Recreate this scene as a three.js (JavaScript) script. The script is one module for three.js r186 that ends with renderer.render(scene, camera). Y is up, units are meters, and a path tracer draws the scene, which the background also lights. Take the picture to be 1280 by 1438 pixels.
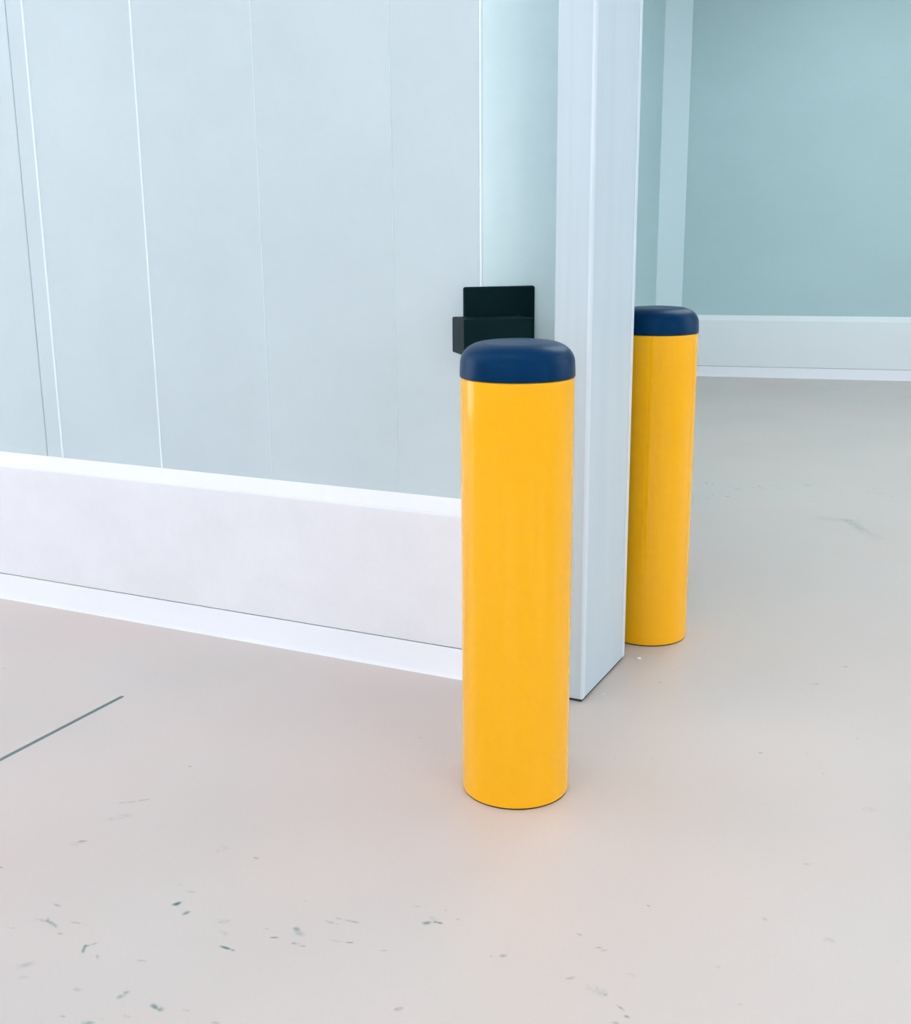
import * as THREE from 'three';
import { RoundedBoxGeometry } from 'three/addons/geometries/RoundedBoxGeometry.js';
import { mergeGeometries } from 'three/addons/utils/BufferGeometryUtils.js';
import { ImprovedNoise } from 'three/addons/math/ImprovedNoise.js';
import { RectAreaLightUniformsLib } from 'three/addons/lights/RectAreaLightUniformsLib.js';

// ---------------------------------------------------------------- camera, sky, lights, exposure
const scene = new THREE.Scene();
const rad = THREE.MathUtils.degToRad;
const camera = new THREE.PerspectiveCamera(2 * Math.atan(719 / 1615.64) * 180 / Math.PI, 1280 / 1438, 0.05, 60);
camera.position.set(0, 1.1, 2.4423);
camera.rotation.set(rad(-13.8524), rad(26.0829), rad(-0.4643), 'YXZ');
scene.add(camera);

const renderer = new THREE.WebGLRenderer({ antialias: true });
renderer.toneMapping = THREE.LinearToneMapping;
renderer.toneMappingExposure = 0.965;
renderer.shadowMap.enabled = true;
RectAreaLightUniformsLib.init();

scene.background = new THREE.Color(0.86, 0.93, 1.0);        // overcast daylight outside the glazed opening
scene.backgroundIntensity = 4.8;
const MAIN_LAMP = 2.3, BACK_LAMP = 4.8;                       // ceiling panels
const LAMP_MAIN = [0.96, 0.975, 1.0], LAMP_BACK = [0.86, 0.98, 1.0];

// ---------------------------------------------------------------- helpers
const counts = {};
function numbered(name) { const n = counts[name] = (counts[name] ?? -1) + 1; return n ? name + '_' + String(n).padStart(3, '0') : name; }
function mesh(name, geometry, material, parent = scene) {
  const m = new THREE.Mesh(geometry, material);
  m.name = parent === scene ? numbered(name) : name;
  m.castShadow = m.receiveShadow = true;
  parent.add(m);
  return m;
}
function group(name, position = [0, 0, 0], turn = 0) {
  const g = new THREE.Group(); g.name = numbered(name);
  g.position.set(...position); g.rotation.y = turn; scene.add(g); return g;
}
function structure(o) { o.userData.kind = 'structure'; return o; }
function tag(o, label, category, grp) { o.userData.label = label; o.userData.category = category; if (grp) o.userData.group = grp; return o; }
function box(x0, x1, y0, y1, z0, z1, r = 0) {
  const g = r ? new RoundedBoxGeometry(x1 - x0, y1 - y0, z1 - z0, 3, r) : new THREE.BoxGeometry(x1 - x0, y1 - y0, z1 - z0);
  return g.translate((x0 + x1) / 2, (y0 + y1) / 2, (z0 + z1) / 2);
}
function prism(profile, x0, x1) {                            // profile [[z, y], ...] drawn out along x
  const s = new THREE.Shape(profile.map(([a, b]) => new THREE.Vector2(a, b)));
  return new THREE.ExtrudeGeometry(s, { depth: x1 - x0, bevelEnabled: false }).rotateY(-Math.PI / 2).translate(x1, 0, 0);
}
function column(plan, y0, y1) {                              // plan [[x, z], ...] drawn up along y
  const s = new THREE.Shape(plan.map(([a, b]) => new THREE.Vector2(a, -b)));
  return new THREE.ExtrudeGeometry(s, { depth: y1 - y0, bevelEnabled: false }).rotateX(-Math.PI / 2).translate(0, y0, 0);
}
const noise = new ImprovedNoise();
let seed = 20731;
const random = () => ((seed = (seed * 1664525 + 1013904223) >>> 0) / 4294967296);

// ---------------------------------------------------------------- materials
function std(r, g, b, roughness, extra = {}) { return new THREE.MeshStandardMaterial({ color: new THREE.Color().setRGB(r, g, b), roughness, ...extra }); }
function phys(r, g, b, roughness, extra = {}) { return new THREE.MeshPhysicalMaterial({ color: new THREE.Color().setRGB(r, g, b), roughness, ...extra }); }

function toneTexture(size, scale, spread, z) {                // faint unevenness of a painted sheet
  const d = new Uint8Array(size * size * 4);
  for (let j = 0; j < size; j++) for (let i = 0; i < size; i++) {
    const u = i / size * scale, v = j / size * scale;
    const n = noise.noise(u, v, z) * 0.6 + noise.noise(u * 3.1, v * 3.1, z + 4) * 0.3 + noise.noise(u * 11, v * 11, z + 9) * 0.15;
    const k = (j * size + i) * 4, t = 245 + spread * n;
    d[k] = t; d[k + 1] = t; d[k + 2] = t; d[k + 3] = 255;
  }
  const t = new THREE.DataTexture(d, size, size, THREE.RGBAFormat);
  t.magFilter = THREE.LinearFilter; t.minFilter = THREE.LinearMipmapLinearFilter; t.generateMipmaps = true;
  t.wrapS = t.wrapT = THREE.MirroredRepeatWrapping; t.colorSpace = THREE.SRGBColorSpace; t.needsUpdate = true;
  return t;
}
const sheetTone = toneTexture(256, 5, 7, 1.7);
const M = {
  panel: std(0.60, 0.69, 0.725, 0.5, { map: sheetTone }),
  bead: std(0.80, 0.89, 0.92, 0.4),
  faintBead: std(0.68, 0.775, 0.81, 0.4),
  backing: std(0.2, 0.26, 0.28, 0.8),
  kerb: std(0.9, 0.89, 0.935, 0.45, { map: sheetTone }),
  cove: std(0.86, 0.87, 0.92, 0.4),
  gapLine: std(0.10, 0.16, 0.17, 0.8),
  jamb: std(0.76, 0.93, 0.95, 0.45, { map: sheetTone }),
  post: std(0.61, 0.71, 0.77, 0.45, { map: sheetTone }),
  postTrim: std(0.67, 0.75, 0.81, 0.35),
  rubber: std(0.012, 0.03, 0.03, 0.7),
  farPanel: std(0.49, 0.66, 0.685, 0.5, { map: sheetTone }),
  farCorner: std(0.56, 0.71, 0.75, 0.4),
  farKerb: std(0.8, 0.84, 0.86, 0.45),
  plain: std(0.78, 0.82, 0.85, 0.7),
  ceiling: std(0.84, 0.87, 0.9, 0.8),
  yellow: phys(1.0, 0.475, 0.0, 0.5, { specularIntensity: 0.0, clearcoat: 0.8, clearcoatRoughness: 0.12 }),
  navy: phys(0.0, 0.024, 0.082, 0.34, { specularIntensity: 0.3, specularColor: new THREE.Color().setRGB(0.35, 0.75, 1.0) }),
  baseEdge: std(0.09, 0.055, 0.01, 0.8),
  black: phys(0.002, 0.0095, 0.0115, 0.5, { specularIntensity: 0.25, specularColor: new THREE.Color().setRGB(0.4, 0.9, 1.0) }),
  chip: std(0.9, 0.9, 0.88, 0.7),
  frame: std(0.7, 0.73, 0.75, 0.4),
  glass: phys(1, 1, 1, 0.02, { transmission: 1, thickness: 0, ior: 1.5 }),
  lampFrame: std(0.85, 0.86, 0.87, 0.5),
};

// floor: pale epoxy with drifting tone, tiny flecks and scuffs where the photograph has them; 3.6 m tile
const FX = -2.1, FZ = -2.15, FT = 3.6;
function floorTexture() {
  const S = 2048, d = new Uint8Array(S * S * 4), f = new Float32Array(S * S * 3);
  const low = 256, tone = new Float32Array((low + 1) * (low + 1) * 2);
  const loop = (u, v, s, z) => {                              // noise that closes on itself at the tile's edges
    const n = (a, b) => noise.noise(a * s, b * s, z);
    const wu = u, wv = v;
    return (n(u, v) * (1 - wu) + n(u - 1, v) * wu) * (1 - wv) + (n(u, v - 1) * (1 - wu) + n(u - 1, v - 1) * wu) * wv;
  };
  for (let j = 0; j <= low; j++) for (let i = 0; i <= low; i++) {
    const u = i / low, v = j / low, k = (j * (low + 1) + i) * 2;
    tone[k] = loop(u, v, 5, 0.3) + 0.4 * loop(u, v, 14, 3.3);
    tone[k + 1] = loop(u, v, 6, 7.1) + 0.5 * loop(u, v, 17, 5.2);
  }
  for (let j = 0; j < S; j++) for (let i = 0; i < S; i++) {
    const a = i / S * low, b = j / S * low, i0 = a | 0, j0 = b | 0, fa = a - i0, fb = b - j0, at = (x, y, c) => tone[(y * (low + 1) + x) * 2 + c];
    const mix = (c) => (at(i0, j0, c) * (1 - fa) + at(i0 + 1, j0, c) * fa) * (1 - fb) + (at(i0, j0 + 1, c) * (1 - fa) + at(i0 + 1, j0 + 1, c) * fa) * fb;
    const g = mix(0), w = mix(1), grain = (random() - 0.5) * 2.2, k = (j * S + i) * 3;
    f[k] = 203 + 5 * g + 6 * w + grain; f[k + 1] = 191 + 5 * g - 1 * w + grain; f[k + 2] = 185 + 5 * g - 2 * w + grain;
  }
  const smear = (x, z, dx, dz, width, strength, bend = 0) => { // one scuff: a bent, broken stroke of dark rubber
    const steps = 40, reach = width * 1.6;
    const px = (q) => (q - FX) / FT * S, pz = (q) => (q - FZ) / FT * S;
    const done = new Map();
    for (let s = 0; s <= steps; s++) {
      const t = s / steps - 0.5, cx = x + dx * t - dz * bend * (0.25 - t * t), cz = z + dz * t + dx * bend * (0.25 - t * t);
      const R = Math.ceil(reach / FT * S), X = px(cx), Z = pz(cz), taper = Math.sqrt(Math.max(0, 1 - 3.6 * t * t));
      for (let b = -R; b <= R; b++) for (let a = -R; a <= R; a++) {
        const ix = Math.round(X) + a, iz = Math.round(Z) + b, dist = Math.hypot(ix - X, iz - Z) * FT / S;
        const cut = 0.5 + 0.9 * noise.noise(ix * 0.23, iz * 0.23, 2.2) + 0.5 * noise.noise(ix * 0.07, iz * 0.07, 8.2);
        const v = strength * taper * Math.max(0, Math.min(1, 1.25 - dist / (width * 0.7))) * Math.max(0, Math.min(1, cut * 1.4));
        const key = ((iz % S + S) % S) * S + ((ix % S) + S) % S;
        if (v > (done.get(key) ?? 0)) done.set(key, v);
      }
    }
    for (const [key, v] of done) for (let c = 0; c < 3; c++) f[key * 3 + c] += ([70, 104, 104][c] - f[key * 3 + c]) * v;
  };
  const marks = [
    // x, z, dx, dz, width, strength, bend
    [-1.1852, 1.1025, 0.0074, -0.0112, 0.005, 1, 0], [-1.1834, 1.1029, -0.0006, -0.0048, 0.006, 0.9, 0], [-1.1532, 1.1162, 0.0036, -0.0117, 0.007, 0.7, 0],
    [-1.2362, 1.2652, -0.0102, -0.0177, 0.004, 0.8, 0], [-1.2346, 1.2511, 0.0107, -0.0165, 0.003, 0.75, 0.3], [-1.2018, 1.2723, 0.0093, 0.0066, 0.003, 0.4, 0],
    [-1.0324, 1.1668, 0.0277, 0.0004, 0.003, 1, 0], [-1.0350, 1.1670, 0.0150, -0.0003, 0.0035, 0.9, 0], [-1.3346, 1.2342, 0.0344, 0.0104, 0.006, 0.6, 0.2],
    [-1.3554, 1.2353, 0.0214, -0.0028, 0.006, 0.22, 0], [-1.2958, 1.2160, 0.0293, -0.0066, 0.003, 0.3, 0], [-1.3651, 1.1921, 0.0147, 0.0007, 0.004, 0.35, 0],
    [-1.3005, 1.2507, 0.0073, -0.0011, 0.003, 0.4, 0], [-1.3842, 1.2730, 0.0110, -0.0028, 0.003, 0.3, 0], [-1.2896, 1.3357, 0.0153, -0.0137, 0.01, 0.22, 0],
    [-1.2659, 1.3600, 0.0115, -0.0013, 0.008, 0.14, 0], [-1.1032, 1.3273, 0.0020, -0.0129, 0.007, 0.45, 0], [-1.1026, 1.3188, 0.0062, -0.0049, 0.004, 0.3, 0],
    [-1.0381, 1.3267, 0.0184, 0.0028, 0.007, 0.85, 0], [-1.1486, 1.4007, 0.0054, -0.0007, 0.003, 0.7, 0], [-1.1051, 1.3954, 0.0134, -0.0045, 0.006, 0.55, 0],
    [-1.0651, 1.3611, 0.0063, -0.0011, 0.005, 0.25, 0], [-0.9954, 1.3143, 0.0073, -0.0016, 0.004, 0.25, 0], [-0.9397, 1.3169, 0.0112, -0.0035, 0.004, 0.3, 0],
    [-1.1331, 1.2497, 0.0124, -0.0037, 0.003, 0.3, 0], [-1.1732, 1.3459, 0.0101, -0.0007, 0.006, 0.2, 0], [-0.9613, 1.0775, 0.0071, 0.0038, 0.007, 0.6, 0],
    [-0.9501, 1.0850, 0.0104, 0.0021, 0.009, 0.25, 0], [-0.9414, 1.1104, 0.0079, -0.0015, 0.005, 0.75, 0], [-0.9280, 1.1113, 0.0056, -0.0027, 0.004, 0.5, 0],
    [-0.9814, 1.1115, 0.0114, -0.0054, 0.0025, 0.8, 0], [-1.0079, 1.0973, 0.0082, -0.0015, 0.003, 0.3, 0], [-0.8995, 1.0209, 0.0394, -0.0040, 0.004, 0.6, 0.1],
    [-0.9201, 1.0362, 0.0244, 0.0006, 0.004, 0.3, 0.2], [-0.8651, 1.0712, 0.0113, -0.0053, 0.0018, 0.9, 0], [-0.8881, 1.0768, 0.0236, -0.0043, 0.003, 0.18, 0],
    [-0.7784, 0.9715, 0.0071, -0.0058, 0.007, 0.65, 0], [-0.7626, 0.9629, 0.0135, -0.0016, 0.004, 0.9, 0], [-0.7735, 0.9570, 0.0110, 0.0046, 0.006, 0.22, 0],
    [-0.7376, 0.9412, 0.0068, -0.0008, 0.003, 0.35, 0], [-0.8069, 1.0673, 0.0090, -0.0065, 0.003, 0.3, 0], [-0.7175, 1.1781, 0.0066, -0.0069, 0.005, 0.5, 0],
    [-0.8129, 0.9361, 0.0188, -0.0064, 0.004, 0.15, 0], [-1.4941, 0.8526, 0.0428, -0.0379, 0.004, 0.5, 0.1], [-1.4791, 0.9164, 0.0258, -0.0323, 0.014, 0.16, 0],
    [-1.4761, 1.0151, 0.0106, -0.0050, 0.006, 0.5, 0], [-1.4805, 1.0270, 0.0059, -0.0058, 0.012, 0.12, 0], [-1.2213, 0.9204, 0.0099, 0.0014, 0.006, 0.4, 0],
    [-1.2229, 0.9322, 0.0104, -0.0049, 0.01, 0.18, 0], [-1.1492, 0.9259, 0.0080, -0.0008, 0.004, 0.5, 0], [-1.2188, 1.0537, 0.0033, -0.0043, 0.005, 0.3, 0],
    [-1.1849, 1.0634, 0.0122, -0.0057, 0.006, 0.22, 0], [-1.0818, 1.1104, 0.0153, -0.0048, 0.01, 0.18, 0], [-1.0609, 1.1363, 0.0121, 0.0037, 0.008, 0.14, 0],
    [-1.5435, 1.1459, 0.0059, 0.0001, 0.003, 0.7, 0], [-0.5040, 0.9158, 0.0082, -0.0061, 0.003, 0.55, 0], [-0.4938, 0.9181, 0.0089, -0.0042, 0.003, 0.35, 0],
    [-0.5436, 0.8950, 0.0090, 0.0028, 0.003, 0.4, 0], [-0.4721, 1.0145, 0.0222, 0.0075, 0.014, 0.16, 0], [-0.4564, 1.0198, 0.0037, 0.0002, 0.004, 0.5, 0],
    [-0.4279, 1.0381, 0.0140, 0.0067, 0.003, 0.5, 0], [-0.4131, 1.0526, 0.0061, 0.0008, 0.004, 0.6, 0], [-0.4242, 1.0722, 0.0086, -0.0022, 0.003, 0.5, 0],
    [-0.5170, 1.0053, 0.0094, -0.0086, 0.005, 0.28, 0], [-0.6310, 0.9982, 0.0047, -0.0044, 0.006, 0.4, 0], [-0.6468, 1.0076, 0.0030, 0.0008, 0.003, 0.3, 0],
    [-0.4372, 0.9580, 0.0152, 0.0012, 0.005, 0.15, 0], [-0.4664, 0.7702, 0.0042, 0.0005, 0.0025, 0.6, 0], [-0.3157, 0.6945, 0.0052, 0.0001, 0.003, 0.4, 0],
    [-0.2837, 0.7256, 0.0055, 0.0023, 0.006, 0.2, 0], [-0.1794, 0.7396, 0.0070, -0.0010, 0.01, 0.22, 0], [-0.2710, 0.9567, 0.0065, -0.0012, 0.005, 0.18, 0],
    [-0.3225, 0.8826, 0.0076, -0.0036, 0.005, 0.15, 0], [-0.2504, 0.5251, 0.0075, -0.0035, 0.006, 0.2, 0], [-0.3213, -0.4849, 0.0072, -0.0034, 0.005, 0.9, 0],
    [-0.3730, -0.3326, 0.0166, -0.0133, 0.01, 0.3, 0], [-0.4162, 0.1109, 0.0061, -0.0028, 0.004, 0.6, 0], [-0.7230, -0.1830, 0.0035, -0.0016, 0.0035, 0.55, 0],
    [-0.7086, -0.2679, 0.0036, -0.0017, 0.003, 0.4, 0], [-0.1760, 0.2709, 0.0137, -0.0064, 0.012, 0.2, 0], [-0.4954, -2.0068, 0.0795, 0.1333, 0.03, 0.3, 0],
    [-0.5699, -2.0564, 0.1452, 0.0020, 0.05, 0.12, 0], [-0.4332, -1.8915, 0.0972, 0.1278, 0.04, 0.12, 0], [-1.4915, 0.6845, 0.0045, -0.0021, 0.004, 0.5, 0],
    [-2.2892, 0.4393, 0.0118, 0.0006, 0.004, 0.4, 0], [-1.1120, 0.3529, 0.0101, 0.0042, 0.006, 0.25, 0],
  ];
  for (const m of marks) smear(...m);
  for (let n = 0; n < 150; n++) {                             // dust-sized flecks
    const x = FX + random() * FT, z = FZ + random() * FT;
    smear(x, z, 0.003, 0.002, 0.0012 + random() * 0.0014, 0.15 + random() * 0.3);
  }
  for (let k = 0; k < S * S; k++) { for (let c = 0; c < 3; c++) d[k * 4 + c] = Math.max(0, Math.min(255, f[k * 3 + c])); d[k * 4 + 3] = 255; }
  const t = new THREE.DataTexture(d, S, S, THREE.RGBAFormat);
  t.magFilter = THREE.LinearFilter; t.minFilter = THREE.LinearMipmapLinearFilter; t.generateMipmaps = true;
  t.wrapS = t.wrapT = THREE.RepeatWrapping; t.colorSpace = THREE.SRGBColorSpace; t.needsUpdate = true;
  return t;
}
M.floor = std(1, 1, 1, 0.42, { map: floorTexture() });

// ---------------------------------------------------------------- floor with its cut joint
const ROOM = { x0: -5.2, x1: 3.6, z1: 5.6, h: 3.1 }, FAR = { x0: -2.47, z0: -8.2 };
{
  const s = new THREE.Shape([[ROOM.x0, ROOM.z1], [ROOM.x1, ROOM.z1], [ROOM.x1, FAR.z0], [ROOM.x0, FAR.z0]].map(([x, z]) => new THREE.Vector2(x, -z)));
  const w = 0.0064, jx = -1.8815, z0 = 0.448, z1 = 3.2;
  s.holes.push(new THREE.Path([[jx - w, z0 + w], [jx, z0], [jx + w, z0 + w], [jx + w, z1], [jx - w, z1]].map(([x, z]) => new THREE.Vector2(x, -z))));
  const g = new THREE.ExtrudeGeometry(s, { depth: 0.08, bevelEnabled: false }).rotateX(-Math.PI / 2).translate(0, -0.08, 0);
  const p = g.attributes.position, uv = g.attributes.uv;
  for (let i = 0; i < p.count; i++) uv.setXY(i, (p.getX(i) - FX) / FT, (p.getZ(i) - FZ) / FT);
  const floor = structure(mesh('floor', g, M.floor));
  mesh('joint_filler', box(jx - w, jx + w, -0.08, -0.0022, z0, z1), std(0.14, 0.23, 0.22, 0.8), floor);
}

// ---------------------------------------------------------------- the kerbed panel wall on the left
const WALL_Z = -0.035, EDGE_X = -1.1395;
{
  const wall = structure(group('wall_left'));
  const joints = [-5.06, -4.69, -4.32, -3.95, -3.58, -3.21, -2.926, -2.5565, -2.495, -2.127, -1.7555, -1.3735, EDGE_X - 0.006];
  for (let i = 0; i + 1 < joints.length; i++) {
    const gap = 0.0009;
    const a = joints[i] + gap, b = joints[i + 1] - (i + 2 === joints.length ? 0 : gap), c = 0.0012;
    const g = column([[a, -0.16], [b, -0.16], [b, WALL_Z - c], [b - c, WALL_Z], [a + c, WALL_Z], [a, WALL_Z - c]].reverse(), 0, ROOM.h);
    const uv = g.attributes.uv, p = g.attributes.position;
    for (let k = 0; k < p.count; k++) uv.setXY(k, p.getX(k) / 2 + i * 0.37, p.getY(k) / 2);
    mesh('wall_panel', g, M.panel, wall);
  }
  mesh('panel_backing', box(ROOM.x0, EDGE_X - 0.02, 0, ROOM.h, -0.20, -0.16), M.backing, wall);
  const bead = (x, w, h, m) => {                                 // a slim raised joint bead
    const pts = []; for (let k = 0; k <= 6; k++) { const t = k / 6 * Math.PI; pts.push([x + w * Math.cos(t), WALL_Z + h * Math.sin(t)]); }
    pts.push([x - w, WALL_Z - 0.003], [x + w, WALL_Z - 0.003]);
    mesh('joint_bead', column(pts, 0.44, ROOM.h), m, wall);
  };
  bead(-2.495, 0.0034, 0.0022, M.bead); bead(-2.127, 0.0026, 0.0017, M.bead); bead(-1.7555, 0.0014, 0.0008, M.faintBead); bead(-1.3735, 0.0012, 0.0007, M.faintBead);
}
function kerbProfiles() {
  const cove = [[-0.03, 0], [0.0135, 0]];
  for (let k = 0; k <= 8; k++) { const t = k / 8; cove.push([0.0125 - 0.0105 * Math.pow(t, 0.7), 0.001 + 0.0735 * t]); }
  cove.push([0.0004, 0.0757], [-0.03, 0.0757]);
  const board = [[-0.03, 0.0782], [-0.0008, 0.0782], [0, 0.079], [0, 0.4135]];
  for (let k = 1; k <= 6; k++) { const t = k / 6; board.push([-0.006 * t * t, 0.4135 + 0.0115 * (1 - (1 - t) * (1 - t) * 0.75) - 0.0025]); }
  board.push([WALL_Z, 0.4543], [WALL_Z - 0.0, 0.0782]);
  return { cove, board: board.slice(1, -1).concat([[WALL_Z, 0.0782]]) };
}
const KP = kerbProfiles();
function kerb(root, x0, x1, boardMat, coveMat, trimMat) {
  mesh('kerb_board', prism(KP.board, x0, x1), boardMat, root);
  mesh('base_cove', prism(KP.cove, x0, x1), coveMat, root);
  mesh('seal_line', box(x0, x1, 0.0757, 0.0782, -0.03, -0.004), trimMat, root);
}
{
  const k = structure(group('baseboard_left'));
  kerb(k, ROOM.x0 + 0.001, EDGE_X, M.kerb, M.cove, M.gapLine);
}

// ---------------------------------------------------------------- splayed jamb face, its corner bead
const SPLAY = rad(42), along = [Math.cos(SPLAY), -Math.sin(SPLAY)], out = [Math.sin(SPLAY), Math.cos(SPLAY)];
const W0 = [EDGE_X, WALL_Z];
const onJamb = (s, o) => [W0[0] + along[0] * s + out[0] * o, W0[1] + along[1] * s + out[1] * o];
{
  const j = structure(group('trim_1'));
  const g = column([onJamb(0.002, 0), onJamb(0.330, 0), onJamb(0.330, -0.05), onJamb(0.06, -0.05)], 0, ROOM.h);
  mesh('jamb_panel', g, M.jamb, j);
  const pts = [];
  for (let k = 0; k < 16; k++) { const t = k / 16 * 2 * Math.PI; pts.push([W0[0] - 0.0028 + 0.0036 * Math.cos(t), W0[1] - 0.0024 - 0.0036 * Math.sin(t)]); }
  mesh('corner_bead', column(pts.reverse(), 0.456, ROOM.h), M.bead, j);
}

// ---------------------------------------------------------------- door post
const PX0 = -0.9365, PX1 = -0.8536, PZ1 = 0.0194, PZ0 = -0.3058;
{
  const p = structure(group('trim_2'));
  const g = box(PX0, PX1 - 0.0012, 0.0075, ROOM.h, PZ0 + 0.0012, PZ1 - 0.0012);
  mesh('post_core', g, M.post, p);
  const angle = (fx, fz, zs) => {                             // rounded edge profile wrapped round one corner
    const w = 0.0135, t = 0.0022, r = 0.004, pts = [];
    const X = (a) => PX1 - a, Z = (a) => (zs > 0 ? PZ1 - a : PZ0 + a);
    pts.push([X(fx), Z(0)]);
    for (let k = 0; k <= 6; k++) { const q = k / 6 * Math.PI / 2; pts.push([X(r - r * Math.sin(q)), Z(r - r * Math.cos(q))]); }
    pts.push([X(0), Z(fz)], [X(t), Z(fz)], [X(t), Z(t)], [X(fx), Z(t)]);
    if (zs > 0) pts.reverse();
    return column(pts, 0.0085, ROOM.h);
  };
  mesh('edge_profile', angle(0.006, 0.016, 1), M.postTrim, p);
  mesh('edge_profile', angle(0.012, 0.024, -1), M.postTrim, p);
  mesh('rubber_seal', box(PX0 + 0.003, PX1 - 0.0045, 0, 0.0078, PZ0 + 0.004, PZ1 - 0.0045), M.rubber, p);
}

// ---------------------------------------------------------------- room beyond the opening
const YB = rad(11.3716), FAR_ORIGIN = [0, 0, -6.6206];
{
  // end wall: local x along the wall, local z out of its kerb face
  const xl = -2.47 / Math.cos(YB) + 0.03, xr = 3.9;
  const w = structure(group('wall_back', FAR_ORIGIN, YB));
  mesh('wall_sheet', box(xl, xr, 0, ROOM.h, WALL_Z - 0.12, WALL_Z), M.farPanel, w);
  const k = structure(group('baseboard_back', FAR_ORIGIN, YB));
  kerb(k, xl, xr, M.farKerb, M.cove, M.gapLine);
  const cz = -6.6206 + 2.47 * Math.tan(YB) - 0.035;
  const s = structure(group('wall_side'));
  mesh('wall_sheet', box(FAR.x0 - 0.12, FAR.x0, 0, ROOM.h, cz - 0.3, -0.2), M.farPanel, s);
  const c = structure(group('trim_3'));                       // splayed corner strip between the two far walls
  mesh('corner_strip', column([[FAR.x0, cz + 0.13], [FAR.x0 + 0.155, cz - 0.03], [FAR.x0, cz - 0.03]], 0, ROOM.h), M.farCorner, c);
}
// remaining shell, out of frame
const T = 0.15;
structure(mesh('ceiling', box(ROOM.x0 - T, ROOM.x1 + T, ROOM.h, ROOM.h + T, FAR.z0, ROOM.z1 + T), M.ceiling));
structure(mesh('wall_partition', box(1.9, ROOM.x1, 0, ROOM.h, -0.30, 0), M.plain));
structure(mesh('wall_far', box(FAR.x0 - T, ROOM.x1, 0, ROOM.h, FAR.z0 - T, FAR.z0), M.plain));
// a wall with glazed openings: (a, y) lie in the wall, the room is on the side of negative depth
function glazedWall(name, a0, a1, openings, place) {
  const s = new THREE.Shape([[a0, 0], [a1, 0], [a1, ROOM.h], [a0, ROOM.h]].map((q) => new THREE.Vector2(...q)));
  for (const [u0, u1, y0, y1] of openings) s.holes.push(new THREE.Path([[u0, y0], [u1, y0], [u1, y1], [u0, y1]].map((q) => new THREE.Vector2(...q))));
  structure(mesh(name, place(new THREE.ExtrudeGeometry(s, { depth: T, bevelEnabled: false })), M.plain));
  for (const [u0, u1, y0, y1] of openings) {
    const win = new THREE.Group(); win.name = 'window_' + (++windowCount); scene.add(structure(win));
    const b = 0.05, za = 0.04, zb = 0.10;
    mesh('window_frame', place(mergeGeometries([box(u0, u0 + b, y0, y1, za, zb), box(u1 - b, u1, y0, y1, za, zb), box(u0 + b, u1 - b, y0, y0 + b, za, zb), box(u0 + b, u1 - b, y1 - b, y1, za, zb)])), M.frame, win);
    mesh('pane', place(box(u0 + b, u1 - b, y0 + b, y1 - b, 0.068, 0.072)), M.glass, win);
  }
}
let windowCount = 0;
glazedWall('wall_end', -0.2, ROOM.z1, [[0.12, 1.75, 0.06, 2.8]], (g) => g.rotateY(-Math.PI / 2).translate(ROOM.x0, 0, 0));
glazedWall('wall_front', ROOM.x0 - T, ROOM.x1, [[-4.1, -2.4, 0.9, 2.7], [-0.9, 1.3, 0.9, 2.7]], (g) => g.translate(0, 0, ROOM.z1));
glazedWall('wall_right', -ROOM.z1 - T, -FAR.z0, [[-4.6, -3.4, 0.5, 2.8], [-2.3, -1.1, 0.5, 2.8], [1.0, 2.6, 0.5, 2.8], [3.2, 4.8, 0.5, 2.8]], (g) => g.rotateY(Math.PI / 2).translate(ROOM.x1, 0, 0));

// ---------------------------------------------------------------- ceiling lamps (out of frame)
function lamp(x, z, w, l, power, rgb, label) {
  const g = group('ceiling_light', [x, ROOM.h, z]);
  tag(g, label, 'ceiling light');
  const t = 0.03;
  mesh('frame', mergeGeometries([box(-w / 2 - t, w / 2 + t, -0.04, 0, -l / 2 - t, -l / 2), box(-w / 2 - t, w / 2 + t, -0.04, 0, l / 2, l / 2 + t), box(-w / 2 - t, -w / 2, -0.04, 0, -l / 2, l / 2), box(w / 2, w / 2 + t, -0.04, 0, -l / 2, l / 2)]), M.lampFrame, g);
  mesh('diffuser', box(-w / 2, w / 2, -0.03, -0.005, -l / 2, l / 2), std(0.9, 0.9, 0.9, 0.6, { emissive: new THREE.Color(...rgb), emissiveIntensity: 1.2 }), g);
  const a = new THREE.RectAreaLight(new THREE.Color(...rgb), power, w, l);
  a.position.set(0, -0.042, 0); a.rotation.x = -Math.PI / 2; a.name = 'lamp_glow'; g.add(a);
}
lamp(-3.4, 1.6, 1.2, 1.2, MAIN_LAMP, LAMP_MAIN, 'square ceiling panel light nearest the end wall window');
lamp(-0.9, 1.6, 1.2, 1.2, MAIN_LAMP, LAMP_MAIN, 'square ceiling panel light above the near bollard');
lamp(1.1, 1.5, 1.2, 1.2, MAIN_LAMP * 0.6, LAMP_MAIN, 'square ceiling panel light in front of the partition wall');
lamp(-2.2, 4.2, 1.2, 1.2, MAIN_LAMP, LAMP_MAIN, 'square ceiling panel light by the front wall windows');
lamp(-0.4, -2.2, 1.2, 1.2, BACK_LAMP, LAMP_BACK, 'square far room ceiling panel light just past the door post');
lamp(2.2, -2.6, 1.2, 1.2, BACK_LAMP, LAMP_BACK, 'square far room ceiling panel light behind the partition wall');
lamp(-0.6, -4.6, 1.2, 1.2, BACK_LAMP, LAMP_BACK, 'square far room ceiling panel light by the far kerbed wall');

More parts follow.
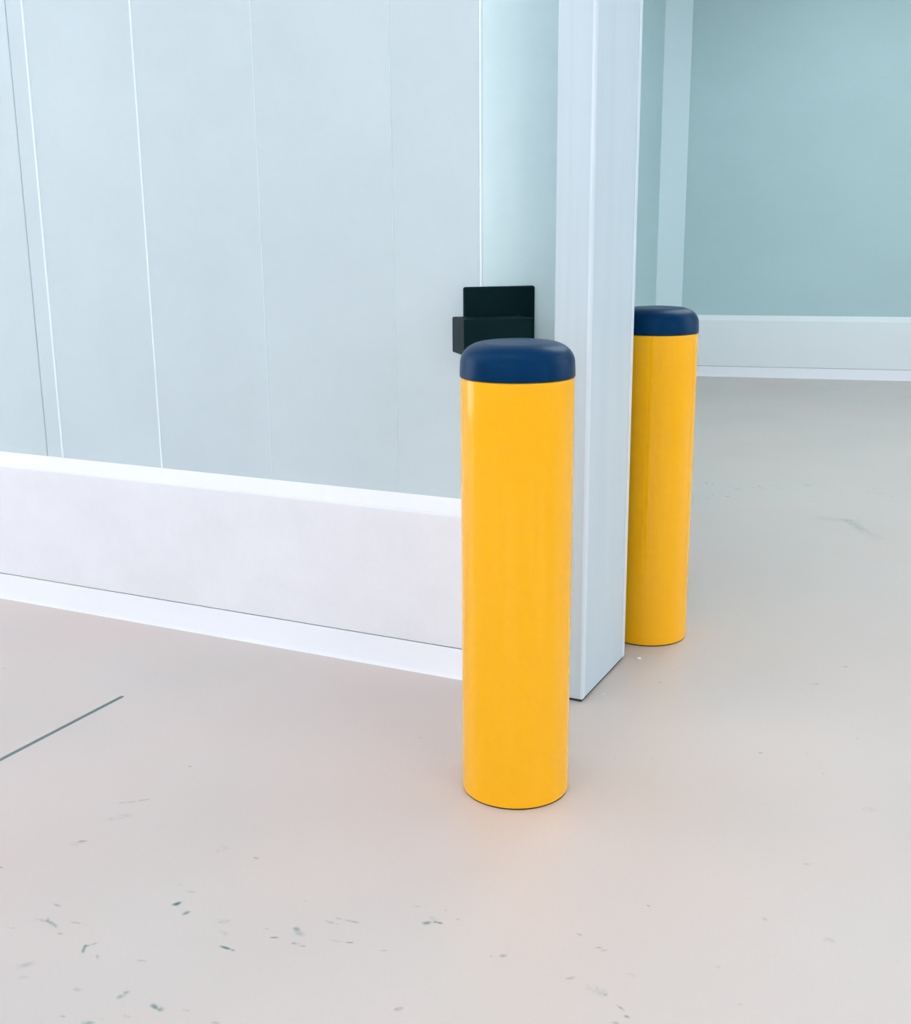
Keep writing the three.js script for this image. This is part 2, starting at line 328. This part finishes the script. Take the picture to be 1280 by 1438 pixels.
// ---------------------------------------------------------------- bollards
const BR = 0.1064, BH = 0.8324;
function lathe(profile, n = 96) { return new THREE.LatheGeometry(profile.map(([r, y]) => new THREE.Vector2(r, y)), n); }
function makeBollard() {
  const g = group('bollard');
  mesh('base_edge', lathe([[0, 0], [BR - 0.0018, 0], [BR - 0.0018, 0.003], [0, 0.003]]), M.baseEdge, g);
  const tube = [[BR - 0.0015, 0.0028], [BR - 0.0004, 0.0032], [BR, 0.0046]];
  tube.push([BR, 0.3], [BR, 0.6], [BR, BH - 0.003], [BR - 0.002, BH - 0.001], [BR - 0.004, BH]);
  mesh('sleeve', lathe(tube), M.yellow, g);
  const cap = [[BR - 0.004, BH - 0.0006], [BR + 0.0006, BH], [BR + 0.0014, BH + 0.0015], [BR + 0.0012, BH + 0.012], [BR + 0.0006, BH + 0.024]];
  const y0 = BH + 0.024, hh = 0.0405, ww = 0.052;
  for (let k = 1; k <= 18; k++) { const t = k / 18 * Math.PI / 2; cap.push([BR + 0.0006 - ww * (1 - Math.pow(Math.cos(t), 0.92)), y0 + hh * Math.pow(Math.sin(t), 0.95)]); }
  cap.push([0.042, y0 + hh + 0.0012], [0.028, y0 + hh + 0.0016], [0.026, y0 + hh + 0.0008], [0.012, y0 + hh + 0.0008], [0, y0 + hh + 0.0008]);
  mesh('cap', lathe(cap), M.navy, g);
  return g;
}
const nearBollard = makeBollard();
nearBollard.position.set(-0.8353, 0, 0.4692);
tag(nearBollard, 'yellow bollard with navy cap standing nearest, in front of the white door post', 'bollard', 'yellow bollards guarding the door post');
const farBollard = nearBollard.clone();
farBollard.name = numbered('bollard');
farBollard.position.set(-0.8566, 0, -0.5135);
scene.add(farBollard);
tag(farBollard, 'yellow bollard with navy cap half hidden behind the white door post', 'bollard', 'yellow bollards guarding the door post');

// ---------------------------------------------------------------- black bracket on the splayed jamb
{
  const origin = onJamb(0, 0);
  const g = group('door_stop', [origin[0], 0, origin[1]], SPLAY);   // local x along the jamb face, local z out of it
  tag(g, 'black plastic stop bracket with a projecting block, fixed to the jamb above the near bollard', 'door stop');
  const plate = new RoundedBoxGeometry(0.1745, 0.182, 0.014, 4, 0.0055).translate(0.0398, 0.8770, 0.0072);
  mesh('back_plate', plate, M.black, g);
  const BLK = { x0: -0.077, x1: 0.0888, y0: 0.8200, y1: 0.9016, z1: 0.112 };
  mesh('stop_block', new RoundedBoxGeometry(BLK.x1 - BLK.x0, BLK.y1 - BLK.y0, BLK.z1 - 0.013, 4, 0.004).translate((BLK.x0 + BLK.x1) / 2, (BLK.y0 + BLK.y1) / 2, (BLK.z1 + 0.013) / 2), M.black, g);
}

// ---------------------------------------------------------------- crumbs on the floor
function crumb(x, z, r, label) {
  const geo = new THREE.DodecahedronGeometry(r, 0), p = geo.attributes.position;
  for (let i = 0; i < p.count; i++) { const n = 1 + 0.3 * noise.noise(p.getX(i) * 300 + x * 50, p.getY(i) * 300, p.getZ(i) * 300); p.setXYZ(i, p.getX(i) * n * 1.3, p.getY(i) * n * 0.6, p.getZ(i) * n); }
  geo.computeVertexNormals(); geo.computeBoundingBox();
  const m = mesh('plaster_crumb', geo, M.chip);
  m.position.set(x, -geo.boundingBox.min.y, z);
  tag(m, label, 'crumb');
}
crumb(-0.816, -0.312, 0.0048, 'larger white crumb on the floor just in front of the far bollard');
crumb(-0.823, -0.047, 0.0026, 'tiny white crumb on the floor beside the foot of the door post');

renderer.render(scene, camera);
